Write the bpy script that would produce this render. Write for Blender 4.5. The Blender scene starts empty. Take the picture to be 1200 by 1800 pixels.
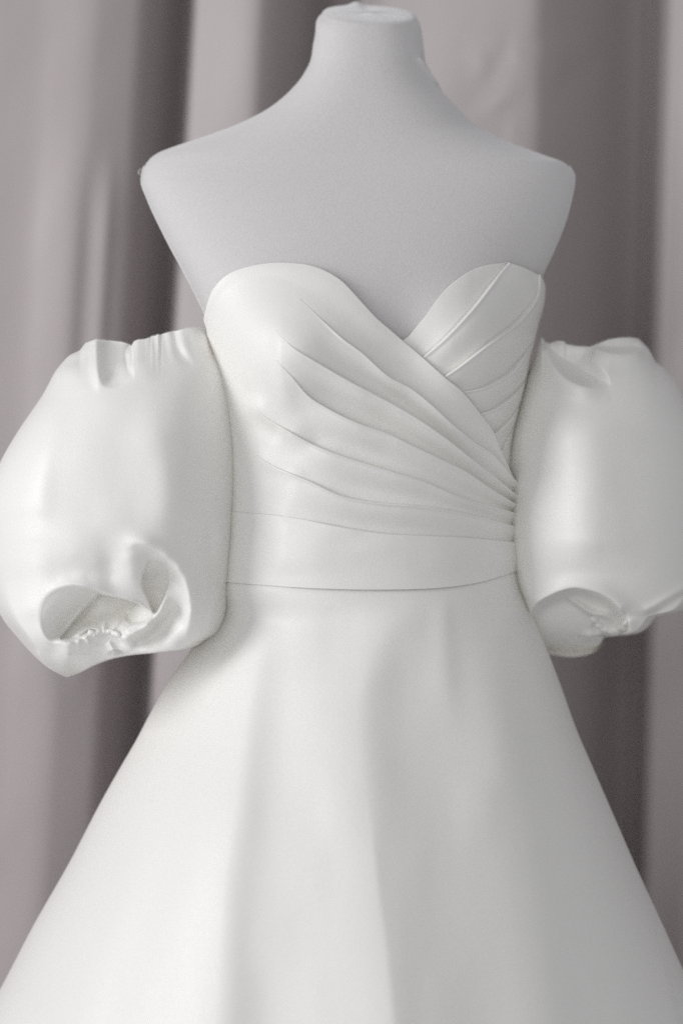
import bpy, math
import numpy as np

# ---------------------------------------------------------------- camera, world, light, exposure
sc = bpy.context.scene
COL = sc.collection
U = 0.0005          # one modelling unit = half a millimetre
D = 3500.0          # camera to the dress, in units
Z0 = 1.15           # height of the camera above the floor (m)

cd = bpy.data.cameras.new("camera")
cam = bpy.data.objects.new("camera", cd)
COL.objects.link(cam)
cam.location = (0, -D * U, Z0)
cam.rotation_euler = (math.radians(90), 0, 0)
cd.sensor_fit = 'HORIZONTAL'
cd.sensor_width = 24.0
cd.lens = 24.0 * D / 1200.0
cd.clip_start = 0.05
cd.clip_end = 50
cd.dof.use_dof = True
cd.dof.focus_distance = (D - 170) * U
cd.dof.aperture_fstop = 1.8
sc.camera = cam

w = bpy.data.worlds.new("World")
sc.world = w
w.use_nodes = True
bg = w.node_tree.nodes["Background"]
bg.inputs[0].default_value = (0.955, 0.958, 0.99, 1)
bg.inputs[1].default_value = 0.34

def area(name, loc, target, sx, sy, power, col):
    l = bpy.data.lights.new(name, 'AREA')
    l.shape = 'RECTANGLE'; l.size = sx; l.size_y = sy
    l.energy = power; l.color = col
    o = bpy.data.objects.new(name, l); COL.objects.link(o)
    o.location = loc
    d = np.array(target, float) - np.array(loc, float)
    from mathutils import Vector
    o.rotation_euler = Vector(d).to_track_quat('-Z', 'Y').to_euler()
    return o

area("window_light", (-2.22, -1.17, 1.8), (0.0, 0.0, 1.17), 1.0, 1.3, 33.5, (0.985, 0.982, 0.99))
area("room_fill", (-0.7, -3.2, 1.25), (0.0, 0.0, 1.15), 2.4, 1.9, 22.0, (0.965, 0.968, 0.99))

sc.view_settings.view_transform = 'Standard'
sc.view_settings.look = 'None'
sc.view_settings.exposure = 0.06
sc.view_settings.gamma = 1.0
sc.cycles.use_denoising = False
sc.cycles.max_bounces = 12
sc.cycles.diffuse_bounces = 10

# ---------------------------------------------------------------- numeric helpers
def W(px, py, y):
    """modelling coordinates (units right, units down, units away) to metres"""
    k = (D + y) / D
    return np.stack([(px - 600) * k * U, y * U, Z0 + (900 - py) * k * U], -1)

def pchip(x, xp, fp):
    x = np.asarray(x, float); xp = np.asarray(xp, float); fp = np.asarray(fp, float)
    h = np.diff(xp); d = np.diff(fp) / h
    m = np.zeros_like(fp)
    m[0] = d[0]; m[-1] = d[-1]
    for i in range(1, len(fp) - 1):
        if d[i-1] * d[i] > 0:
            w1 = 2*h[i] + h[i-1]; w2 = h[i] + 2*h[i-1]
            m[i] = (w1 + w2) / (w1/d[i-1] + w2/d[i])
    xc = np.clip(x, xp[0], xp[-1])
    i = np.clip(np.searchsorted(xp, xc, side='right') - 1, 0, len(h) - 1)
    t = (xc - xp[i]) / h[i]
    r = ((1+2*t)*(1-t)**2*fp[i] + t*(1-t)**2*h[i]*m[i] + t*t*(3-2*t)*fp[i+1] + t*t*(t-1)*h[i]*m[i+1])
    return r + (x - xc) * np.where(x < xp[0], m[0], m[-1])

class Tab:
    def __init__(s, *pts):
        a = np.array(pts, float); s.x = a[:, 0]; s.f = a[:, 1]
    def __call__(s, x): return pchip(x, s.x, s.f)

def sstep(a, b, x):
    t = np.clip((x - a) / (b - a), 0, 1)
    return t * t * (3 - 2 * t)

def spline(pts, n):
    """centripetal-ish Catmull-Rom through pts, n samples equally spaced by length"""
    P = np.array(pts, float)
    E = np.vstack([2*P[0] - P[1], P, 2*P[-1] - P[-2]])
    out = []
    for i in range(1, len(E) - 2):
        t = np.linspace(0, 1, 24, endpoint=False)[:, None]
        p0, p1, p2, p3 = E[i-1], E[i], E[i+1], E[i+2]
        out.append(0.5*((2*p1) + (-p0+p2)*t + (2*p0-5*p1+4*p2-p3)*t*t + (-p0+3*p1-3*p2+p3)*t**3))
    out.append(P[-1:])
    Q = np.vstack(out)
    s = np.r_[0, np.cumsum(np.linalg.norm(np.diff(Q, axis=0), axis=1))]
    q = np.linspace(0, s[-1], n)
    return np.stack([np.interp(q, s, Q[:, k]) for k in range(P.shape[1])], -1)

def vnoise(x, y, seed=0):
    """smooth value noise, range about -1..1"""
    def hsh(i, j):
        n = (i * 374761393 + j * 668265263 + seed * 974711) & 0x7fffffff
        n = ((n ^ (n >> 13)) * 1274126177) & 0x7fffffff
        return ((n ^ (n >> 16)) & 0xffff) / 32767.5 - 1.0
    xi = np.floor(x).astype(np.int64); yi = np.floor(y).astype(np.int64)
    fx = x - xi; fy = y - yi
    fx = fx*fx*fx*(fx*(fx*6-15)+10); fy = fy*fy*fy*(fy*(fy*6-15)+10)
    a = hsh(xi, yi); b = hsh(xi+1, yi); c = hsh(xi, yi+1); d = hsh(xi+1, yi+1)
    return (a*(1-fx)+b*fx)*(1-fy) + (c*(1-fx)+d*fx)*fy

def curve_dist(px, py, pts, reach):
    """signed distance to a traced curve (positive on its right-hand side when walking it, y down) and place along it"""
    Q = spline(pts, 64)
    d = np.full(px.shape, 1e9); sg = np.ones(px.shape); sp = np.zeros(px.shape)
    lo = Q.min(0) - reach; hi = Q.max(0) + reach
    m = (px > lo[0]) & (px < hi[0]) & (py > lo[1]) & (py < hi[1])
    X = px[m]; Y = py[m]
    dm = np.full(X.shape, 1e9); sm = np.ones(X.shape); pm = np.zeros(X.shape)
    for i in range(len(Q) - 1):
        a = Q[i]; e = Q[i+1] - a; L = e @ e
        t = np.clip(((X-a[0])*e[0] + (Y-a[1])*e[1]) / L, 0, 1)
        dx = X - a[0] - t*e[0]; dy = Y - a[1] - t*e[1]
        dd = np.hypot(dx, dy)
        k = dd < dm
        dm[k] = dd[k]; sm[k] = np.where(e[0]*(Y[k]-a[1]) - e[1]*(X[k]-a[0]) >= 0, 1, -1)
        pm[k] = (i + t[k]) / (len(Q) - 1)
    d[m] = dm; sg[m] = sm; sp[m] = pm
    return d, sg, sp

def fades(s, f0, f1):
    r = np.ones_like(s)
    if f0 > 0: r = r * sstep(0, f0, s)
    if f1 > 0: r = r * sstep(0, f1, 1 - s)
    return r

def ridge(px, py, pts, amp, wl, wr, f0=.15, f1=.15):
    """soft crest (or groove) along a curve; wl on its left side, wr on its right side"""
    d, sg, s = curve_dist(px, py, pts, 3.2*max(wl, wr))
    ww = np.where(sg > 0, wr, wl)
    return amp * np.exp(-(d/ww)**2) * fades(s, f0, f1)

def cliff(px, py, pts, amp, ws, wd, f0=.1, f1=.1):
    """drop on the right-hand side of a curve that fades out again over wd"""
    d, sg, s = curve_dist(px, py, pts, 4*wd)
    q = d * sg
    return -amp * sstep(-ws, ws, q) * np.exp(-np.maximum(q, 0)/wd) * fades(s, f0, f1) * (d < 3.9*wd)

def inside(px, py, poly):
    Q = np.array(poly, float)
    r = np.zeros(px.shape, bool)
    for i in range(len(Q)):
        x0, y0 = Q[i-1]; x1, y1 = Q[i]
        if y0 == y1: continue
        c = ((y0 > py) != (y1 > py)) & (px < (x1-x0)*(py-y0)/(y1-y0) + x0)
        r ^= c
    return r

def carve(px, py, poly, depth, wd):
    """hollow inside a closed traced outline"""
    P = list(poly) + [poly[0]]
    Q = spline(P, 64)
    ins = inside(px, py, Q)
    d, sg, s = curve_dist(px, py, P, 10)
    d = np.minimum(d, 1e6)
    # distance for far-inside points
    far = ins & (d > 1e5)
    d = np.where(far, 200, d)
    return -depth * np.where(ins, 1 - np.exp(-(d/wd)**1.5), 0)

# ---------------------------------------------------------------- mesh helpers
def link(name, me, mat, parent=None):
    o = bpy.data.objects.new(name, me)
    COL.objects.link(o)
    if mat is not None: me.materials.append(mat)
    if parent is not None: o.parent = parent
    return o

def grid(name, V, mat, parent=None, wrap=False, flip=False):
    """V: rows x cols x 3 in metres"""
    R, C = V.shape[:2]
    idx = np.arange(R*C).reshape(R, C)
    if wrap: idx = np.hstack([idx, idx[:, :1]])
    a = idx[:-1, :-1]; b = idx[:-1, 1:]; c = idx[1:, 1:]; d = idx[1:, :-1]
    F = np.stack([a, d, c, b] if not flip else [a, b, c, d], -1).reshape(-1, 4)
    return raw(name, V.reshape(-1, 3), F, mat, parent)

def raw(name, V, F, mat, parent=None):
    me = bpy.data.meshes.new(name)
    n = len(F)
    me.vertices.add(len(V)); me.vertices.foreach_set("co", np.ascontiguousarray(V, np.float32).ravel())
    me.loops.add(n*4); me.loops.foreach_set("vertex_index", np.ascontiguousarray(F, np.int32).ravel())
    me.polygons.add(n)
    me.polygons.foreach_set("loop_start", np.arange(0, n*4, 4, dtype=np.int32))
    me.polygons.foreach_set("use_smooth", np.ones(n, bool))
    me.update(); me.validate()
    return link(name, me, mat, parent)

def merge(o, dist=3e-5):
    import bmesh
    bm = bmesh.new(); bm.from_mesh(o.data)
    bmesh.ops.remove_doubles(bm, verts=bm.verts, dist=dist)
    bm.to_mesh(o.data); bm.free()
    return o

def carve_to(px, py, poly, crest, depth, wd, edge=1.6, power=2.0):
    """hollow inside an outline that deepens with the distance from its crest line"""
    P = list(poly) + [poly[0]]
    Q = spline(P, 160)
    ins = inside(px, py, Q)
    db, _, _ = curve_dist(px, py, P, 12)
    sd = np.where(ins, np.minimum(db, 50), -np.minimum(db, 50))
    dc, _, _ = curve_dist(px, py, crest, 260)
    dc = np.minimum(dc, 400)
    return -depth * sstep(-edge, edge, sd) * (1 - np.exp(-(dc/wd)**power))

def patch(px, py, pts):
    """thin-plate surface through (x, y, height) points"""
    C = np.array(pts, float); n = len(C)
    def ker(r2): return r2*np.log(r2 + 1e-9)
    d2 = ((C[:, None, :2] - C[None, :, :2])**2).sum(-1)
    K = ker(d2) + np.eye(n)*400.0
    Pm = np.c_[np.ones(n), C[:, :2]]
    Am = np.block([[K, Pm], [Pm.T, np.zeros((3, 3))]])
    wv = np.linalg.solve(Am, np.r_[C[:, 2], 0, 0, 0])
    out = wv[n] + wv[n+1]*px + wv[n+2]*py
    for i in range(n):
        out = out + wv[i]*ker((px-C[i, 0])**2 + (py-C[i, 1])**2)
    return out

def mask(px, py, poly, edge):
    P = list(poly) + [poly[0]]
    Q = spline(P, 160)
    ins = inside(px, py, Q)
    d, _, _ = curve_dist(px, py, P, 12)
    return sstep(-edge, edge, np.where(ins, np.minimum(d, 50), -np.minimum(d, 50)))

def tube(name, P, r, mat, parent=None, n=8):
    P = np.array(P, float); T = np.gradient(P, axis=0); T /= np.linalg.norm(T, axis=1)[:, None]
    ref = np.array([0.2, 1.0, 0.1]); A = np.cross(T, ref); A /= np.linalg.norm(A, axis=1)[:, None]
    B = np.cross(T, A)
    r = np.broadcast_to(np.asarray(r, float), (len(P),))
    th = np.linspace(0, 2*np.pi, n, endpoint=False)
    V = P[:, None] + r[:, None, None]*(A[:, None]*np.cos(th)[None, :, None] + B[:, None]*np.sin(th)[None, :, None])
    return grid(name, V, mat, parent, wrap=True)

def empty(name, loc, label, cat):
    o = bpy.data.objects.new(name, None); COL.objects.link(o)
    o.location = loc; o['label'] = label; o['category'] = cat
    o.empty_display_size = 0.05
    return o

def adopt(root):
    bpy.context.view_layer.update()
    for c in root.children: c.matrix_parent_inverse = root.matrix_world.inverted()

# ---------------------------------------------------------------- materials
def cloth(name, col, rough, spec, sheen, scale, bump, tint=0.02, stretch=(1, 1, 1), coat=0):
    m = bpy.data.materials.new(name); m.use_nodes = True
    nt = m.node_tree; N = nt.nodes; L = nt.links
    p = N["Principled BSDF"]
    p.inputs["Roughness"].default_value = rough
    p.inputs["Specular IOR Level"].default_value = spec
    p.inputs["Sheen Weight"].default_value = sheen
    p.inputs["Sheen Roughness"].default_value = 0.5
    tc = N.new("ShaderNodeTexCoord")
    mp = N.new("ShaderNodeMapping"); mp.inputs["Scale"].default_value = stretch
    L.new(tc.outputs["Object"], mp.inputs["Vector"])
    n1 = N.new("ShaderNodeTexNoise"); n1.inputs["Scale"].default_value = scale
    n1.inputs["Detail"].default_value = 2.0; n1.inputs["Roughness"].default_value = 0.6
    L.new(mp.outputs["Vector"], n1.inputs["Vector"])
    b = N.new("ShaderNodeBump"); b.inputs["Strength"].default_value = bump; b.inputs["Distance"].default_value = 0.0004
    L.new(n1.outputs["Fac"], b.inputs["Height"]); L.new(b.outputs["Normal"], p.inputs["Normal"])
    mx = N.new("ShaderNodeMix"); mx.data_type = 'RGBA'
    mx.inputs["A"].default_value = (*[c*(1-tint) for c in col], 1)
    mx.inputs["B"].default_value = (*[min(1, c*(1+tint)) for c in col], 1)
    L.new(n1.outputs["Fac"], mx.inputs["Factor"]); L.new(mx.outputs["Result"], p.inputs["Base Color"])
    return m

M_SATIN = cloth("ivory_satin", (0.935, 0.906, 0.848), 0.36, 0.5, 0.10, 1100, 0.6, 0.16, (1, 1, 1.5))
M_FORM = cloth("grey_jersey", (0.675, 0.66, 0.652), 0.8, 0.2, 0.8, 1000, 0.8, 0.22)
M_CURT = cloth("mauve_satin", (0.44, 0.395, 0.393), 0.42, 0.45, 0.2, 700, 0.3, 0.03)

# ---------------------------------------------------------------- the body under the dress
BL = Tab((30,562),(36,556),(45,552),(60,551),(80,547),(100,544),(130,530),(160,505),(190,468),(215,420),(238,360),(258,300),(268,275),(280,259),(300,248),(318,246),(345,255),(420,290),
         (495,330),(555,359),(600,375),(650,387),(700,396),(800,405),(900,402),(1000,397),(1040,391),(1200,330),(1400,300))
BR = Tab((30,736),(36,740),(45,743),(60,745),(85,748),(110,751),(140,764),(180,799),(220,840),(240,878),(262,932),(275,968),(284,992),(296,1006),(312,1012),(340,1008),(390,995),(440,975),
         (492,952),(530,944),(580,938),(620,930),(690,915),(735,905),(765,898),(800,894),(900,893),(1000,897),(1040,905),(1200,965),(1400,990))
BB = Tab((45,88),(110,92),(170,100),(230,108),(280,118),(340,138),(420,160),(500,184),(600,205),(700,200),(800,190),(900,186),(1000,190),(1200,240),(1400,260))
BY = Tab((45,55),(170,42),(280,30),(420,10),(600,0),(1400,0))
BK = Tab((45,.10),(200,.12),(350,.14),(500,.17),(700,.20),(1000,.20),(1400,.2))
NEXP = 2.35
_tt = np.linspace(-np.pi/2, np.pi/2, 4001)
_rr = (np.abs(np.sin(_tt))**NEXP + np.abs(np.cos(_tt))**NEXP)**(-1/NEXP)
_xx = _rr*np.sin(_tt)

def unit(t):
    r = (np.abs(np.sin(t))**NEXP + np.abs(np.cos(t))**NEXP)**(-1/NEXP)
    return r*np.sin(t), -r*np.cos(t)

def bust(px, py):
    g = lambda cx, cy, wx, wy: np.exp(-((px-cx)/wx)**2 - ((py-cy)/wy)**2)
    return (52*g(505, 615, 105, 95) + 46*g(845, 600, 85, 95) - 14*g(712, 620, 55, 90))

def body(t, py, off=0.0):
    """a point of the torso, off units outside its skin -> (px, py, depth)"""
    X, Y = unit(t)
    xl = BL(py); xr = BR(py)
    px = (xl+xr)/2 + (xr-xl)/2*X
    y = BY(py) + BB(py)*(Y + BK(py)*X)
    y = y - bust(px, py)*np.clip(np.cos(t), 0, 1)**0.6
    return px + off*np.sin(t), py, y - off*np.cos(t)

def inv_t(px, py, off=0.0):
    xl = BL(py) - off; xr = BR(py) + off
    return np.interp(np.clip((px - (xl+xr)/2)/((xr-xl)/2), -1, 1), _xx, _tt)

# ---------------------------------------------------------------- curtain
def build_curtain():
    # how steeply each stretch of the cloth turns to the left (+) or to the right (-), in degrees
    prof = [(-900,0),(-700,40),(-560,-45),(-420,35),(-250,-50),(-120,20),(-40,-4),(20,-10),(60,-4),(95,12),(135,8),(165,-10),(180,-24),(225,-28),(262,-30),(280,0),(330,10),(345,30),
            (400,26),(440,18),(475,-10),(500,-40),(560,-30),(640,0),(680,34),(760,38),(850,32),(900,26),(945,24),(962,-6),(990,-30),(1060,-14),(1100,-20),(1150,-24),(1172,18),(1230,34),(1290,-30),
            (1400,-45),(1500,40),(1650,-40),(1800,38),(1950,-40),(2100,0)]
    a = np.array(prof, float)
    X = np.arange(-900, 2101, 2.5)
    sl = -np.tan(np.radians(np.interp(X, a[:, 0], a[:, 1])))
    k = np.exp(-(np.arange(-8, 9)/1.8)**2); k /= k.sum()
    sl = np.convolve(np.pad(sl, 8, mode='edge'), k, mode='valid')
    dep = np.cumsum(sl)*2.5
    # take out the slow drift so that the cloth hangs in one plane
    kk = np.exp(-(np.arange(-260, 261)/120.)**2); kk /= kk.sum()
    dep = dep - np.convolve(np.pad(dep, 260, mode='edge'), kk, mode='valid')*0.85
    dep -= dep.mean()
    # deep pockets between the folds: sloping in on the left, meeting the next fold abruptly on the right
    for x0, x1, dd, wl, wr, sg in ((252, 344, 225, 84, 9, 11.), (468, 640, 220, 110, 30, 20.), (946, 1180, 205, 150, 34, 26.)):
        pk = dd*np.clip((X-x0)/wl, 0, 1)*(1 - sstep(x1-wr, x1, X))
        g = np.exp(-(np.arange(-16, 17)*2.5/sg)**2); g /= g.sum()
        soft = np.convolve(np.pad(pk, 16, mode='edge'), g, mode='valid')
        r = sstep(x1-wr-30, x1-wr-8, X)
        dep += soft*(1-r) + pk*r
    PY = np.arange(-600, 3101, 12.)
    x, p = np.meshgrid(X, PY)
    lean = np.interp(x, [0, 300, 600, 960, 1200], [.058, .062, .04, .012, .028])
    xr = x + lean*np.clip(p, -600, 1800)
    d = np.interp(xr, X, dep)
    # a narrower crease that starts part-way down on the left, and shallow dents on the right
    f = sstep(230, 420, p)*(1 - sstep(1000, 1250, p))
    d += f*(6*np.exp(-((xr-178)/16)**2) - 8*np.exp(-((xr-212)/14)**2))
    d += 2*vnoise(x/70 + p/160, p/190, 3) + 8*vnoise(x/160, p/420, 5)
    d += 4.5*sstep(800, 880, x)*(1-sstep(1010, 1080, x))*sstep(20, 90, p)*(1-sstep(180, 330, p))*vnoise((x+p)/52 + .6*vnoise(x/40, p/40, 8), (p-x)/150, 9)
    o = grid("curtain", W(x, p, 760 + d), M_CURT, flip=False)
    o['label'] = "mauve grey satin curtain hanging in deep vertical folds behind the mannequin"
    o['category'] = "curtain"
build_curtain()

# ---------------------------------------------------------------- mannequin
def build_mannequin():
    root = empty("mannequin", W(np.array(650.), np.array(1380.), np.array(0.)).tolist(),
                 "pale grey cloth covered mannequin bust with short neck, wearing the white dress", "mannequin")
    t = np.radians(np.arange(-180, 180, 1.0))
    rows = np.r_[np.arange(30, 330, 2.), np.arange(330, 1041, 5.)]
    T, P = np.meshgrid(t, rows)
    px, py, y = body(T, P, -3.0)
    # neck top leans towards the front
    lean = 16*(1 - sstep(30, 140, P))
    py = py + lean*np.cos(T) + .05*(px-650)*(1-sstep(30, 110, P))
    # folds of the cover at the right of the neck
    y = y + ridge(px, py, [(735,95),(752,120),(768,150)], 10, 6, 6)*-1 + ridge(px, py, [(742,92),(760,118),(775,140)], 9, 5, 5)
    deg = np.degrees(T)
    fold = 7*np.exp(-((deg - 56 - (P-95)*.5)/5)**2)*sstep(86, 112, P)*(1-sstep(140, 168, P)) - 6*np.exp(-((deg - 68 - (P-95)*.5)/6)**2)*sstep(86, 112, P)*(1-sstep(140, 168, P))
    px = px + fold*np.sin(T); y = y - fold*np.cos(T)
    px = px + 11*np.exp(-((P-126)/15)**2)*np.exp(-((np.degrees(T)-122)/20)**2)
    # softly flattened shoulders, collar bone hint
    top = np.stack([px[0], py[0], y[0]], -1)
    c = top.mean(0)
    caps = []
    for s, up in ((0.985, 3.2), (0.95, 5.8), (0.9, 7.2), (0.8, 8.2), (0.6, 8.8), (0.4, 9.2), (0.2, 9.4), (0.02, 9.5)):
        q = c + (top - c)*s
        q[:, 1] -= up + 1.2*np.sin(np.radians(np.degrees(t)*3+40))*(1-s)
        caps.append(q)
    caps = np.array(caps[::-1])
    # pinched seam of the cover on top
    caps[:, :, 1] -= 6*np.exp(-((caps[:, :, 0]-625)/11)**2)*np.exp(-((caps[:, :, 2]-c[2]-70)/35)**2)
    A = np.concatenate([caps, np.stack([px, py, y], -1)], 0)
    grid("torso", W(A[..., 0], A[..., 1], A[..., 2]), M_FORM, root, wrap=True)
    # piped seam round the arm-hole on each side
    for side in (-1, 1):
        q = np.linspace(292, 600, 40)
        tq = np.full_like(q, side*np.radians(84))
        a, b, cc = body(tq, q, -2.2)
        tube("seam", W(a, b, cc), np.full(len(q), 0.0011), M_FORM, root, 8)
    # loose thread at the shoulder tip
    tube("thread_end", W(np.array([249., 245, 243, 246]), np.array([296., 298, 303, 306]), np.array([30., 26, 24, 24])), 0.0004, M_FORM, root, 6)
    adopt(root)
build_mannequin()

# ---------------------------------------------------------------- wedding dress
dress = empty("wedding_dress", W(np.array(650.), np.array(1030.), np.array(0.)).tolist(),
              "ivory satin wedding dress with draped sweetheart bodice, puff sleeves and flared skirt", "wedding dress")

def c1(*p): return [(330 + a/1.84615, 430 + b/1.84615) for a, b in p]
def c5(*p): return [(680 + a/4., 440 + b/4.) for a, b in p]

NU = 340
def pleat_rows(curves, H, off, soft, hem_top=True, nv=26, under=6.0, extra=None, fade_step=8, side=None, turn=False):
    """One continuous cloth folded into upward-facing pleats.
    curves[k](u): traced edges (px, py, or None px with t); H[k](u): how far each edge stands proud."""
    u = np.linspace(0, 1, NU)
    TP = []
    for c in curves:
        Q = spline(c, NU)
        Q[:, 0] = inv_t(Q[:, 0], Q[:, 1], off)
        TP.append(Q)
    rows_t, rows_p, rows_h = [], [], []
    def add(t, p, h): rows_t.append(t); rows_p.append(p); rows_h.append(h)
    K = len(curves)
    for k in range(K - 1):
        a = TP[k]; b = TP[k+1]
        hk = H[k](u); hn = H[k+1](u) if k+1 < K-1 else np.zeros(NU)
        dirp = b - a
        ln = np.maximum(np.hypot(dirp[:, 0]*220, dirp[:, 1]), 4.0)
        if k == 0 and hem_top:
            for q, hh in ((9, -4.5), (4, -4.0), (1.2, -2.2), (0, -0.9)):
                s = q/ln
                add(a[:, 0]+dirp[:, 0]*s, a[:, 1]+dirp[:, 1]*s, hk + hh)
        vs = np.linspace(0, 1, nv)
        vs = np.r_[0.0, 0.012, 0.03, vs[1:]]
        for v in vs:
            s0, s1 = soft
            prof = 1 - sstep(s0, s1, v)
            h = hk*prof
            if v == 0.0: h = h - 0.9 if (k == 0 and hem_top) else hk*0.8
            if k > 0 or not hem_top: h = h + np.minimum(hk, 8)/8*(3.2*np.exp(-((v*np.maximum(np.hypot(dirp[:, 0]*220, dirp[:, 1]), 4)-1.9)/2.3)**2))
            add(a[:, 0]+dirp[:, 0]*v, a[:, 1]+dirp[:, 1]*v, h)
        if k + 1 < K - 1:
            c = TP[k+2]; dn = c - b
            l2 = np.maximum(np.hypot(dn[:, 0]*220, dn[:, 1]), 4.0)
            f = np.clip(hn/7, 0, 1)*fade_step/l2
            add(b[:, 0]+dn[:, 0]*f*.5, b[:, 1]+dn[:, 1]*f*.5, -np.minimum(hn, 8)*.25)
            add(b[:, 0]+dn[:, 0]*f*.9, b[:, 1]+dn[:, 1]*f*.9, -np.minimum(hn, 8)*.15)
            add(b[:, 0]+dn[:, 0]*f, b[:, 1]+dn[:, 1]*f, hn*0.22)
            add(b[:, 0]+dn[:, 0]*f*.5, b[:, 1]+dn[:, 1]*f*.5, hn*0.45)
    T = np.array(rows_t); P = np.array(rows_p); Hh = np.array(rows_h)
    px, py, y = body(T, P, off)
    if side is not None: Hh = Hh*(1 - .97*sstep(math.radians(side[0]), math.radians(side[1]), T))
    if extra is not None: Hh = Hh + extra(px, py)
    px = px + Hh*np.sin(T); y = y - Hh*np.cos(T)
    if turn:   # the end of the panel is turned under
        for a, b in ((.6, .5), (1.2, 3.0), (-1.0, 6.0)):
            px = np.c_[px, px[:, NU-1] - b*np.sin(T[:, -1])]; y = np.c_[y, y[:, NU-1] + b*np.cos(T[:, -1])]; py = np.c_[py, py[:, NU-1] - a]
    return W(px, py, y)

def bodice_soft(px, py):
    """soft bends of the bodice cloth that are not pleats"""
    h = ridge(px, py, [(497,545),(501,600),(505,660),(522,730)], 11, 60, 22, .35, .35)
    h += ridge(px, py, c1((190,480),(260,555),(350,612),(420,650)), 9, 20, 15, .3, .3)
    h += ridge(px, py, c1((160,600),(230,590),(320,625)), -4, 20, 22, .3, .3)
    h += ridge(px, py, c1((200,680),(300,722),(400,762)), 4, 14, 12, .3, .3)
    h += ridge(px, py, c1((350,660),(380,760),(330,900),(325,1080)), 5, 60, 26, .2, .0)
    h += 0.5*vnoise(px/70, py/60, 11) + 0.15*vnoise(px/24, py/20, 12)
    return h

def Hf(a, b, top, end=None):
    e = top if end is None else end
    return lambda u: sstep(a-.02, b+.14, u)**1.9*np.interp(u, [0, .62, 1], [top, top, e])

lin0 = c1((58,235),(68,190),(85,145),(120,105),(155,84),(200,70),(245,61),(290,57),(335,58),(380,62),(420,72),(455,87),(485,105),(512,127),(560,180),(610,235),(655,275),(700,315),(760,367),(830,431),(885,477),(945,553),(985,612),(1010,675),(1030,720),(1050,770))
linA = c1((62,290),(95,215),(150,160),(220,130),(300,135),(370,180),(430,235),(500,298),(570,352),(646,425),(715,466),(775,517),(840,581),(905,637),(970,683),(1050,748+30))
linB = c1((68,350),(100,290),(160,240),(240,245),(300,285),(355,335),(440,387),(530,441),(646,508),(738,567),(830,637),(900,696),(970,752),(1050,818))
linC = c1((75,410),(120,360),(190,335),(260,350),(310,388),(350,430),(400,490),(470,535),(560,580),(646,613),(715,650),(806,696),(886,738),(960,790),(1050,846))
linD = c1((90,470),(140,470),(200,490),(260,558),(350,610),(420,650),(520,690),(640,730),(760,770),(860,815),(940,840),(1052,872))
linE = c1((110,640),(160,650),(220,682),(300,725),(400,765),(500,813),(600,835),(720,846),(830,861),(940,884),(1052,914))
linF = c1((115,862),(200,870),(300,878),(400,895),(520,920),(640,938),(760,945),(900,951),(1060,966))
linG = c1((108,1090),(145,1097),(250,1105),(400,1115),(600,1120),(800,1115),(950,1095),(1075,1056))

OFF = 11.0
wrap_curves = [lin0, linA, linB, linC, linD, linE, [(x, y + 9) for x, y in linF]]
wrap_H = [lambda u: 4 + 3*sstep(.45, .6, u), Hf(.28, .46, 23, 12), Hf(.22, .38, 27, 12), Hf(.20, .38, 25, 11), Hf(.12, .30, 17, 8), Hf(.08, .28, 12, 6), Hf(.05, .22, 10, 5)]
merge(grid("wrap_panel", pleat_rows(wrap_curves, wrap_H, OFF, (.12, .74), extra=bodice_soft), M_SATIN, dress))
# smooth waistband whose folded top edge covers the last pleat
def band_soft(px, py):
    return ridge(px, py, c1((345,880),(330,980),(325,1090)), 5, 60, 26, .2, .35) + 1.0*vnoise(px/60, py/30, 21) + 1.2*sstep(1012, 1034, py)
merge(grid("waistband", pleat_rows([linF, linG], [Hf(.05, .24, 11, 6), lambda u: 0*u], OFF + .6, (.15, 1.3), extra=band_soft), M_SATIN, dress), 2e-5)

# right cup, under the wrap
q0 = c5((60,700),(100,640),(150,600),(200,540),(280,440),(350,340),(430,250),(520,180),(620,125),(730,95),(835,86))
q1 = c5((160,815),(200,780),(240,748),(370,632),(480,520),(600,382),(690,266),(770,168),(830,93)) + c5((905,104),(960,126))[:0]
q1 = c5((160,815),(240,749),(370,632),(480,520),(600,382),(690,266),(770,168),(840,87))
q2 = c5((320,950),(395,880),(500,802),(640,692),(760,602),(890,502),(985,382),(1038,270),(1052,172))
q3 = c5((420,1010),(510,995),(640,966),(740,921),(860,842),(985,692),(1055,562),(1086,430),(1094,290))
q4 = c5((560,1180),(645,1145),(720,1120),(800,1071),(900,990),(990,875),(1060,720),(1100,560))
q5 = c5((650,1360),(740,1285),(820,1220),(900,1130),(955,1030),(1010,900),(1070,720))
q6 = c5((720,1500),(795,1408),(830,1340),(880,1260),(930,1160),(985,1010),(1040,850))
q7 = c5((800,1620),(850,1560),(880,1480),(910,1380),(950,1230),(1000,1060),(1040,920))
cup_H = [lambda u: 4 + 0*u] + [(lambda u, a=a: a*(.2 + .8*sstep(.0, .18, u))*(1 - k*sstep(.74, .97, u))) for a, k in ((9, .1), (11, .45))] + [(lambda u, a=a: a*(.25 + .75*sstep(.0, .2, u))*(1 - .85*sstep(.42, .8, u))) for a in (10.5, 9, 8, 7)] + [lambda u: 0*u]
merge(grid("cup_panel", pleat_rows([q0, q1, q2, q3, q4, q5, q6, q7], cup_H, 4.0, (.1, 1.0), nv=18, fade_step=3, side=(52, 84), turn=True,
     extra=lambda px, py: .8*vnoise(px/30, py/30, 31) + 9*np.exp(-((px-952)/34)**2-((py-528)/42)**2)), M_SATIN, dress))

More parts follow.
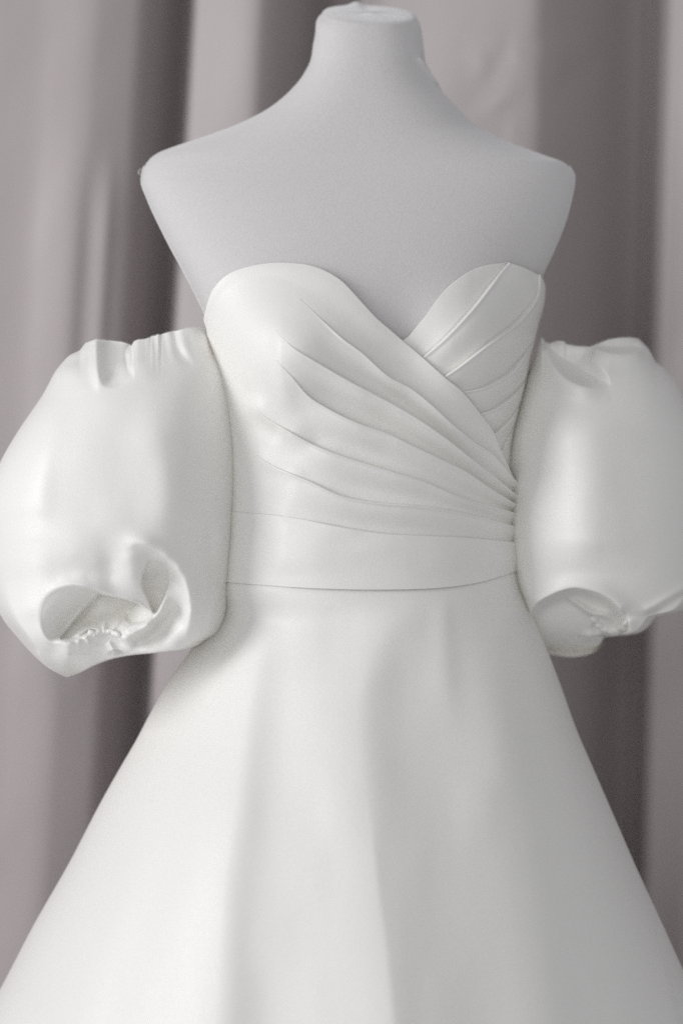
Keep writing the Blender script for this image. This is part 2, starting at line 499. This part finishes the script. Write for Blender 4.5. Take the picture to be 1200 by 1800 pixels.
# back and sides of the bodice
def build_back():
    t = np.radians(np.linspace(62, 298, 200))
    v = np.linspace(0, 1, 90)
    T, Vv = np.meshgrid(t, v)
    deg = np.degrees(T)
    top = np.interp(deg, [62, 75, 84, 92, 110, 180, 250, 264, 275, 298], [640, 560, 535, 520, 525, 540, 545, 560, 575, 640])
    P = top + (1036 - top)*Vv
    off = np.interp(deg, [62, 80, 96, 264, 285, 298], [-2, 1, 5.5, 5.5, 1, -2]) + 4*np.exp(-((P-530)/45)**2)*np.exp(-((deg-92)/20)**2)
    px, py, y = body(T, P, off)
    A = np.stack([px, py, y], -1)
    inn = A[0].copy(); ix, iy, iz = body(t, top[0] + 5, 1.5)
    A = np.concatenate([np.stack([ix, iy, iz], -1)[None], A], 0)
    grid("back_panel", W(A[..., 0], A[..., 1], A[..., 2]), M_SATIN, dress)
build_back()

# ---------------------------------------------------------------- skirt
def build_skirt():
    SL = Tab((1000,401),(1030,398),(1060,390),(1100,366),(1150,330),(1190,301),(1250,266),(1300,240),(1350,211),(1405,180),(1520,120),(1625,60),(1740,0),(1800,-34),(2300,-300),(3150,-700))
    SR = Tab((1000,900),(1030,913),(1060,926),(1110,947),(1155,966),(1210,987),(1280,1012),(1350,1042),(1440,1081),(1530,1120),(1610,1157),(1705,1200),(1800,1244),(2300,1480),(3150,1850))
    t = np.radians(np.r_[np.linspace(-96, 96, 420), np.linspace(96, 264, 110)[1:-1]])
    g = np.array(spline(linG, 200))
    rows = np.r_[0, 1.5, 4, np.linspace(8, 800, 260), np.linspace(830, 2130, 45)]
    T, Rr = np.meshgrid(t, rows)
    X, Y = np.sin(T), -np.cos(T)
    # start on the seam of the waistband
    x0 = 648 + 254*unit(T)[0] + 11*X
    seam = np.where(np.cos(T) > 0, np.interp(x0, g[:, 0], g[:, 1]), np.interp(x0, [400, 900], [1024, 1012])) - 4
    P = seam + Rr*(3150 - seam)/2130*1.0
    xl = SL(P); xr = SR(P)
    A = (xr-xl)/2
    px = (xl+xr)/2 + A*X
    B = pchip(P, [1000, 1060, 1200, 1500, 1800, 3150], [203, 212, 262, 400, 500, 860])
    k = pchip(P, [1000, 1120, 1320, 3150], [.2, .09, .02, .0])
    y = B*(Y + k*X)
    bx, bp, by = body(T, P, OFF + np.interp(Rr, [0, 1.5, 4, 12], [-5, -2.0, -0.9, 0.8]))
    wq = sstep(0, 75, Rr)
    px = px*wq + bx*(1-wq); y = y*wq + by*(1-wq)
    fr = np.clip(np.cos(T), 0, 1)**.5
    def fold(line, amp, wl, wr, crease=None):
        l = np.array(line, float); a = np.array(amp, float); ww = np.array(wl, float); wz = np.array(wr, float)
        xc = pchip(P, l[:, 1], l[:, 0]); aa = np.interp(P, a[:, 0], a[:, 1])
        lw = np.interp(P, ww[:, 0], ww[:, 1]); rw = np.interp(P, wz[:, 0], wz[:, 1])
        d = px - xc
        q = np.where(d < 0, d/lw, d/rw)
        ex = 2.0 if crease is None else np.where(d < 0, 2.0 - .3*sstep(*crease, P), 2.0 - .75*sstep(*crease, P))
        return aa*np.exp(-np.abs(q)**ex)
    h = fold([(700,1070),(652,1150),(624,1250),(634,1350),(652,1450),(663,1550),(676,1650),(692,1800),(760,2400),(830,3150)],
             [(1055,0),(1120,7),(1200,16),(1350,22),(1550,25),(1800,29),(3150,110)], [(1060,50),(1200,95),(1800,150),(3150,320)], [(1060,40),(1250,64),(1450,70),(1800,80),(3150,160)], (1340, 1520))
    h += fold([(470,1070),(455,1130),(432,1250),(412,1400),(392,1550),(375,1800),(330,2400),(250,3150)],
             [(1070,0),(1150,8),(1300,20),(1500,28),(1800,34),(3150,90)], [(1060,60),(1300,110),(1800,180),(3150,300)], [(1060,24),(1300,46),(1800,70),(3150,160)])
    h += fold([(880,1060),(872,1150),(884,1280),(905,1400),(930,1550),(960,1800),(1100,3150)],
             [(1060,0),(1200,7),(1400,10),(1800,14),(3150,80)], [(1060,40),(1300,60),(1800,90),(3150,250)], [(1060,28),(1300,40),(1800,60),(3150,140)])
    h += fold([(300,1250),(262,1390),(205,1580),(130,1800),(-150,3150)],
             [(1240,0),(1400,6),(1800,15),(3150,80)], [(1060,40),(1300,50),(1800,90),(3150,250)], [(1060,20),(1300,30),(1800,60),(3150,140)])
    h += fold([(780,1040),(782,1150),(790,1300)], [(1030,0),(1060,3),(1200,5),(1300,0)], [(1060,20),(1300,40)], [(1060,14),(1300,30)])
    h += 4*vnoise(px/150, P/260, 41) + 1.3*vnoise(px/60, P/110, 42)
    h += ridge(px, P, [(262,1378),(264,1395),(266,1412)], -3.0, 5, 3)
    h *= sstep(0, 60, P - seam)
    # narrow side panel seam on the right
    h += -5*sstep(0, 14, px - pchip(P, [1380, 1480, 1640, 1740, 1800], [1058, 1092, 1148, 1174, 1188]))*sstep(1360, 1480, P)*(P < 1900)
    y = y - h*fr
    # flutes at the back
    y = y + (1-fr)*np.clip(-np.cos(T), 0, 1)*20*np.cos(9*T)*sstep(1040, 1500, P)
    grid("skirt", W(px, P, y), M_SATIN, dress, wrap=True)
build_skirt()

# ---------------------------------------------------------------- puff sleeves
def sleeve(xl, xr, B, yc, k, top_edge, top_py, bot_py, relief, sm, n=2.2):
    tf = np.linspace(-np.pi/2, np.pi/2, 361)
    # even spacing across the front
    r = (np.abs(np.sin(tf))**n + np.abs(np.cos(tf))**n)**(-1/n)
    xs = r*np.sin(tf)
    mixx = np.linspace(-1, 1, 361)
    tu = np.interp(mixx, xs, tf)
    tu = 0.72*tu + 0.28*tf
    t = np.r_[tu, np.linspace(np.pi/2, 3*np.pi/2, 130)[1:-1]]
    rows = np.r_[np.linspace(top_py, bot_py - 12, 420), bot_py - 12 + 12*np.sin(np.linspace(0, np.pi/2, 16)[1:])]
    T, P = np.meshgrid(t, rows)
    rr = (np.abs(np.sin(T))**n + np.abs(np.cos(T))**n)**(-1/n)
    X, Y = rr*np.sin(T), -rr*np.cos(T)
    L = xl(P); R = xr(P)
    px = (L+R)/2 + (R-L)/2*X
    # depth follows the full round of the puff, not the ragged hem line
    c0, a0 = sm
    Xs = np.clip((px - c0)/a0, -1, 1)
    ys = (1 - np.abs(Xs)**n)**(1/n)
    e = sstep(.86, 1, np.abs(X))
    wl = sstep(bot_py - 190, bot_py - 110, P)
    Yb = np.where(Y < 0, -1, 1)*ys*(1-e) + Y*e
    Y = Y*(1-wl) + Yb*wl
    y = yc(P) + B(P)*(Y + k*X)
    py = P + (np.interp(px, *np.array(top_edge, float).T) - top_py)*(1 - sstep(top_py, top_py + 95, P))
    fr = sstep(0, .35, np.cos(T))
    y = y - relief(px, py)*fr
    A = np.stack([px, py, y], -1)
    # turned-in top edge
    inner = []
    c = A[0].mean(0)
    for s, dn in ((.80, 26), (.86, 12), (.93, 2), (.975, -1.5)):
        q = A[0].copy(); q[:, 2] = c[2] + (q[:, 2]-c[2])*s; q[:, 0] = c[0] + (q[:, 0]-c[0])*(0.5+0.5*s); q[:, 1] += dn
        inner.append(q)
    A = np.concatenate([np.array(inner), A], 0)
    # close the underside
    tip = A[-1].mean(0)
    A = np.concatenate([A, (tip + (A[-1]-tip)*.02)[None]], 0)
    return A

def c4(*p): return [(50 + a/4., 930 + b/4.) for a, b in p]
def c6(*p): return [(60 + a/3.3333, 560 + b/3.3333) for a, b in p]
def c7(*p): return [(900 + a/4., 570 + b/4.) for a, b in p]
def c8(*p): return [(900 + a/4., 1000 + b/4.) for a, b in p]

def left_relief(px, py):
    R = lambda pts, amp, wl, wr, f0=.15, f1=.15: ridge(px, py, pts, amp, wl, wr, f0, f1)
    h = 3*vnoise(px/120, py/150, 51) + 1.0*vnoise(px/50, py/60, 52)
    # --- gathers under the top edge
    h += carve_to(px, py, c6((362,120),(358,220),(366,310),(392,385),(440,412),(505,402),(560,368),(572,322),(556,270),(549,200),(568,130)),
                  c6((350,100),(357,220),(364,305),(388,385),(440,416),(505,406),(565,368)), 24, 20, 6, 1.7)
    h += R(c6((352,110),(356,220),(362,300),(374,375),(402,450)), 13, 13, 8, .0, .5)
    h += R(c6((572,130),(556,210),(556,270),(574,325)), -6, 7, 5, .0, .5)
    h += R(c6((600,130),(632,240),(655,400)), 7, 20, 26, .0, .6)
    h += R(c6((815,60),(842,180),(900,250),(975,320)), -7, 8, 10, .0, .6)
    h += R(c6((865,60),(885,160),(950,260)), 5, 9, 9, .0, .6)
    h += R(c6((760,80),(772,170),(790,270)), -4, 9, 9, .0, .6)
    h += R(c6((690,90),(700,150),(706,220)), -3, 6, 6, .0, .6)
    h += R(c6((300,130),(310,260),(300,430)), -7, 20, 20, .1, .5)
    for gx, ga, gl, gw, sk in ((243,-2.2,30,6,.05),(262,2.2,24,5,-.06),(270,-2.4,34,4,-.03),(277,1.8,20,4,.0),(284,-2.6,46,5,.08),(294,2.0,30,6,.16),(304,-2.2,40,5,.2),(318,-1.8,36,7,.3),(335,2.2,46,9,.36),(349,-1.6,30,6,.3)):
        yy = np.clip(py-574, 0, 400)
        h += ga*np.exp(-((px-gx-yy*sk-.0016*yy*yy*np.sign(sk))/(gw+.09*yy))**2)*np.exp(-(yy/gl)**1.5)
    # long soft bends down the front
    h += R([(262,660),(292,780),(302,880),(292,980)], 18, 100, 58, .35, .3)
    h += R([(100,660),(72,800),(60,960)], 9, 30, 60, .3, .3)
    h += R([(345,640),(372,760),(372,900)], -8, 30, 30, .3, .3)
    # --- twisted hem
    def k4(*p): return [(50 + x/4., 930 + y/4., z) for x, y, z in p]
    bx = (px > -40) & (px < 395) & (py > 905)
    X = px[bx]; Y = py[bx]
    base = patch(X, Y, k4((-60,300,0),(-80,500,0),(-60,700,0),(100,250,0),(300,180,0),(430,60,0),(600,-40,0),(760,-60,0),(900,0,0),(1050,80,0),(1180,220,0),(1250,400,0),(1270,600,0),(1260,800,0),
        (60,400,0),(40,560,2),(30,700,2),(60,830,0),(120,930,0),(200,350,-4),(300,335,-6),(420,345,-8),(480,230,-5),
        (72,640,1),(82,540,0),(125,462,0),(205,410,0),(300,388,0),(400,402,-2),(500,430,-7),(100,735,4),(150,792,4),
        (590,425,-14),(580,330,-14),(590,240,-9),(640,170,-2),(700,118,1),(700,200,2),(720,320,-3),(770,420,-9),(700,470,-16),(600,470,-16),(780,520,-22),(835,570,-27),(880,588,-30),
        (770,92,2),(862,122,2),(970,192,2),(1052,282,2),(1104,375,2),(1132,480,2),(1134,600,2),(1122,730,1),(1108,835,0),
        (860,180,-4),(960,270,-12),(1010,370,-17),(1070,420,-6),(990,455,-12),(925,577,-14),(840,682,-14),(740,742,-14),(640,748,-20),
        (1060,560,-16),(1000,620,-27),(930,690,-34),(850,755,-32),(760,800,-26),(900,800,-12),(1000,750,-8),(1060,690,-6),(820,850,-6),(720,840,-12),(960,850,-2),(640,800,-22),
        (250,792,2),(340,760,-8),(430,714,-18),(520,735,-24),(300,800,6),(286,900,13),(272,1020,10),(180,870,-1),(200,960,2),(340,830,-7),(400,900,-5),(480,860,-8),(560,820,-18),(620,880,-4),(420,980,0),(520,930,0)))
    bowl = patch(X, Y, k4((72,640,1),(82,540,0),(125,462,0),(205,410,0),(300,388,0),(400,402,-2),(500,430,-7),(100,735,4),(150,792,4),(250,792,2),
        (115,600,-2),(160,520,-6),(250,460,-9),(350,450,-15),(200,600,-14),(300,540,-24),(190,700,-15),(260,650,-30),(494,460,-28),(430,522,-40),(350,612,-46),(270,712,-42),(222,768,-22)))
    well = patch(X, Y, k4((494,470,-62),(430,535,-66),(350,625,-66),(270,725,-50),(228,775,-24),(480,600,-60),(560,560,-64),(640,540,-68),(560,640,-48),(500,680,-38),(420,660,-50),
        (340,757,-12),(430,712,-20),(500,722,-24),(560,735,-26),(640,745,-22),(600,490,-70),(700,515,-70),(780,540,-48),(835,585,-36),(640,640,-44),(690,690,-26),(700,600,-54),(780,600,-46)))
    curl = patch(X, Y, k4((690,600,-62),(720,650,-46),(760,590,-38),(820,585,-30),(850,620,-26),(790,650,-34),(740,560,-50),(700,690,-26)))
    holl = patch(X, Y, k4((805,400,-40),(838,480,-48),(884,580,-46),(870,430,-46),(900,340,-34),(870,260,-16),(830,300,-22),(985,330,-15),(965,430,-24),(925,540,-32),(930,450,-40),(950,260,-11),(860,205,-5)))
    win = sstep(905, 950, Y)*sstep(-30, 20, X)*(1 - sstep(365, 392, X))
    m1 = mask(X, Y, c4((500,440),(400,404),(300,391),(205,414),(127,466),(84,542),(74,640),(102,735),(150,790),(222,775),(300,780),(420,720),(560,700),(600,520)), 8)
    m2 = mask(X, Y, c4((494,458),(600,480),(700,504),(780,528),(838,578),(850,622),(770,660),(700,690),(640,740),(560,732),(500,720),(430,710),(340,755),(228,774),(270,712),(350,612),(430,522)), 2.2)
    m3 = mask(X, Y, c4((705,570),(770,535),(838,578),(866,605),(820,650),(740,665),(690,640),(684,600)), 3.2)
    m4 = mask(X, Y, c4((800,330),(800,400),(834,480),(882,588),(925,545),(965,440),(990,335),(955,255),(860,215)), 2.6)
    # the near edge of the hollow is crisp, the far side rolls
    H = base
    H = H*(1-m1) + bowl*m1
    H = H*(1-m2) + well*m2
    H = H*(1-m3) + curl*m3
    H = H*(1-m4) + holl*m4
    # fine crest lights along folded edges and gathers at the elastic
    H = H + ridge(X, Y, c4((494,458),(430,522),(350,612),(270,712),(230,765)), 4, 3.5, 3, .1, .2)
    H = H + ridge(X, Y, c4((500,458),(600,480),(700,504),(780,528),(838,578)), 3, 3, 3, .1, .1)
    H = H + ridge(X, Y, c4((640,742),(740,740),(840,681),(925,576),(988,455)), 9, 9, 9, .15, .3)
    H = H + ridge(X, Y, c4((640,755),(700,790),(760,815)), 5, 4, 4, .1, .4)
    for q in (((530,705),(535,640),(580,590)), ((590,710),(630,650),(650,600)), ((560,790),(600,850),(640,895)), ((360,775),(350,820),(330,860)), ((400,750),(420,800),(400,850))):
        H = H + ridge(X, Y, c4(*q), 4, 3.5, 5, .1, .5)
    H = H + ridge(X, Y, c4((650,165),(705,115),(770,90),(862,120),(970,190),(1052,280),(1105,374),(1133,480),(1136,600),(1122,730),(1108,835)), 6, 15, 9, .2, .25)
    H = H + 0.8*vnoise(X/5., Y/5., 57)*np.exp(-((X-185)/24)**2 - ((Y-1111)/9)**2)
    h[bx] += 1.65*H*win
    return h

LX = Tab((575,149),(582,134),(590,122),(605,113),(620,107),(637,101),(665,90),(695,74),(716,60),(751,36),(813,0),(850,-15),(900,-26),(980,-24),(1040,-12),(1075,-2),(1090,6),(1120,30),(1155,62),(1175,86),(1185,104),(1190,114))
RX = Tab((575,366),(590,374),(610,385),(640,399),(680,408),(730,413),(800,416),(860,415),(900,412),(950,409),(1000,405),(1050,401),(1080,397),(1100,390),(1112,382),(1125,362),(1141,331),(1147,285),(1152,232),(1158,200),(1170,166),(1183,140),(1190,120))
LB = Tab((575,62),(600,92),(640,130),(720,172),(820,195),(950,203),(1050,198),(1110,180),(1150,152),(1176,104),(1187,50),(1190,6))
LYC = Tab((575,-52),(700,-62),(900,-72),(1190,-90))
top_l = [(140,612),(150,603),(168,597),(180,597),(190,599),(215,602),(227,606),(231,609),(235,601),(242,598),(255,597),(264,594),(268,591),(273,591),(278,588.5),(283,590),(287,587.5),(300,584),(315,581),(330,577),(352,574.5),(362,577),(375,592)]

A = sleeve(LX, RX, LB, LYC, .05, top_l, 575, 1190, left_relief, (195., 225.))
sl = grid("puff_sleeve", W(A[..., 0], A[..., 1], A[..., 2]), M_SATIN, dress, wrap=True)
sl['label'] = "puff sleeve on the left with its twisted hem turned to the front"

def gathers(path, A, sink, r, seed, parent):
    """the puckered casing of the elastic: a rolled edge with uneven lumps, lying on the sleeve surface"""
    Q = spline(path, 150)
    F = A.reshape(-1, 3)
    F = F[(np.abs(F[:, 0]-Q[:, 0].mean()) < 90) & (np.abs(F[:, 1]-Q[:, 1].mean()) < 70)]
    yy = []
    for q in Q:
        d = (F[:, 0]-q[0])**2 + (F[:, 1]-q[1])**2
        c = F[d < 9.0]
        yy.append(c[:, 2].min() if len(c) else np.nan)
    yy = np.array(yy); n = np.arange(150)
    ok = ~np.isnan(yy); yy = np.interp(n, n[ok], yy[ok])
    kk = np.ones(41)/41; yy = np.convolve(np.pad(yy, 20, mode='edge'), kk, mode='valid') + sink
    lump = 1 + .10*vnoise(n/6.0, n*0+seed, 71) + .04*vnoise(n/3.6, n*0+seed, 72)
    end = np.sqrt(np.clip(np.minimum(n, 149-n)/14., 0.02, 1))
    P = W(Q[:, 0] + 2*vnoise(n/9., n*0+seed+3, 73), Q[:, 1] + 2*vnoise(n/8., n*0+seed+5, 74), yy + .6*vnoise(n/14., n*0+seed+7, 75))
    return tube("elastic_cuff", P, r*U*lump*end, M_SATIN, parent, 14)
gathers(c4((415,728),(470,735),(520,725),(560,722),(610,732),(650,748)), A, -1.2, 4.4, 2.0, sl)

def right_relief(px, py):
    R = lambda pts, amp, wl, wr, f0=.15, f1=.15: ridge(px, py, pts, amp, wl, wr, f0, f1)
    h = 3*vnoise(px/120, py/150, 61) + 1.0*vnoise(px/50, py/60, 62)
    # dent under the top edge with its rounded lower lip
    h += carve(px, py, c7((225,130),(240,190),(275,275),(345,360),(425,412),(520,445),(620,455),(690,440),(685,380),(640,310),(570,240),(520,170),(380,150)), 36, 20)
    h += R(c7((225,120),(242,185),(275,275),(345,362),(425,417),(520,452),(620,462),(690,448)), 20, 10, 24, .1, .35)
    h += R(c7((690,420),(680,370),(640,310),(570,240),(530,190)), 5, 9, 18, .4, .4)
    h += carve(px, py, c7((570,166),(680,203),(780,213),(880,203),(928,178),(915,135),(860,100),(760,95),(660,115)), 20, 12)
    h += R(c7((560,165),(680,208),(780,218),(880,208),(935,180)), 12, 8, 18, .1, .2)
    h += 2.5*np.sin(px/4.0)*np.exp(-np.clip(py-600, 0, 99)/9)*sstep(950, 960, px)*(1-sstep(985, 1005, px))
    # long bend that catches the window
    h += R([(1010,690),(1025,800),(1030,900),(1025,1010)], 22, 70, 55, .25, .2)
    h += R([(965,660),(945,760),(935,880)], -8, 30, 30, .3, .3)
    # open hem
    h += carve(px, py, c8((135,290),(180,235),(260,190),(340,155),(430,135),(520,145),(620,175),(700,220),(760,275),(800,325),(822,380),(830,440),(800,520),(640,700),(300,700),(140,600),(60,400)), 78, 9)
    h += R(c8((130,275),(180,230),(260,185),(340,150),(430,130),(520,140),(620,170),(700,215),(760,270),(805,325)), 12, 16, 4, .1, .1)
    h += R(c8((345,170),(450,240),(560,310),(650,330),(720,380)), 16, 6, 5, .1, .2)
    h += R(c8((480,500),(560,470),(640,470)), 10, 8, 8, .2, .2)
    h += R(c8((660,480),(600,440),(560,380)), -10, 7, 7, .1, .3)
    h += R(c8((815,330),(832,400),(850,465)), 8, 12, 18, .4, .2)
    h += R(c8((890,335),(1000,300),(1100,240),(1230,160)), -15, 6, 14, .3, .0)
    h += R(c8((900,325),(1000,288),(1100,228),(1230,148)), 8, 12, 4, .2, .0)
    return h

RLX = Tab((594,949),(620,938),(660,925),(720,908),(780,893),(850,885),(950,888),(1010,898),(1060,915),(1100,930),(1130,942),(1148,955),(1155,995))
RRX = Tab((594,1122),(604,1140),(617,1152),(630,1165),(650,1177),(670,1188),(692,1199),(750,1226),(850,1246),(950,1248),(1020,1236),(1050,1220),(1072,1200),(1085,1152),(1100,1140),(1112,1124),(1117,1100),(1120,1068),(1132,1060),(1145,1047),(1152,1030),(1155,1012))
RB = Tab((594,60),(620,95),(660,130),(740,165),(850,185),(980,188),(1070,160),(1120,110),(1155,6))
RYC = Tab((594,70),(700,80),(900,80),(1155,90))
top_r = [(940,604),(952,594),(956,602),(965,605),(972,602),(977,600.5),(982,600),(990,601),(995,606),(1012,609),(1037,610.5),(1050,605),(1070,597.5),(1090,594.5),(1107,594),(1125,596),(1140,604),(1152,617)]
A = sleeve(RLX, RRX, RB, RYC, .08, top_r, 594, 1155, right_relief, (1070., 185.))
sr = grid("puff_sleeve", W(A[..., 0], A[..., 1], A[..., 2]), M_SATIN, dress, wrap=True)
sr['label'] = "puff sleeve on the right with its open hem hanging down"
gathers(c8((560,330),(600,390),(660,425),(720,430),(775,410),(812,370)), A, 1.0, 6.0, 9.0, sr)

adopt(dress)
bpy.context.view_layer.update()
for s in (sl, sr):
    for c in s.children: c.matrix_parent_inverse = s.matrix_world.inverted()
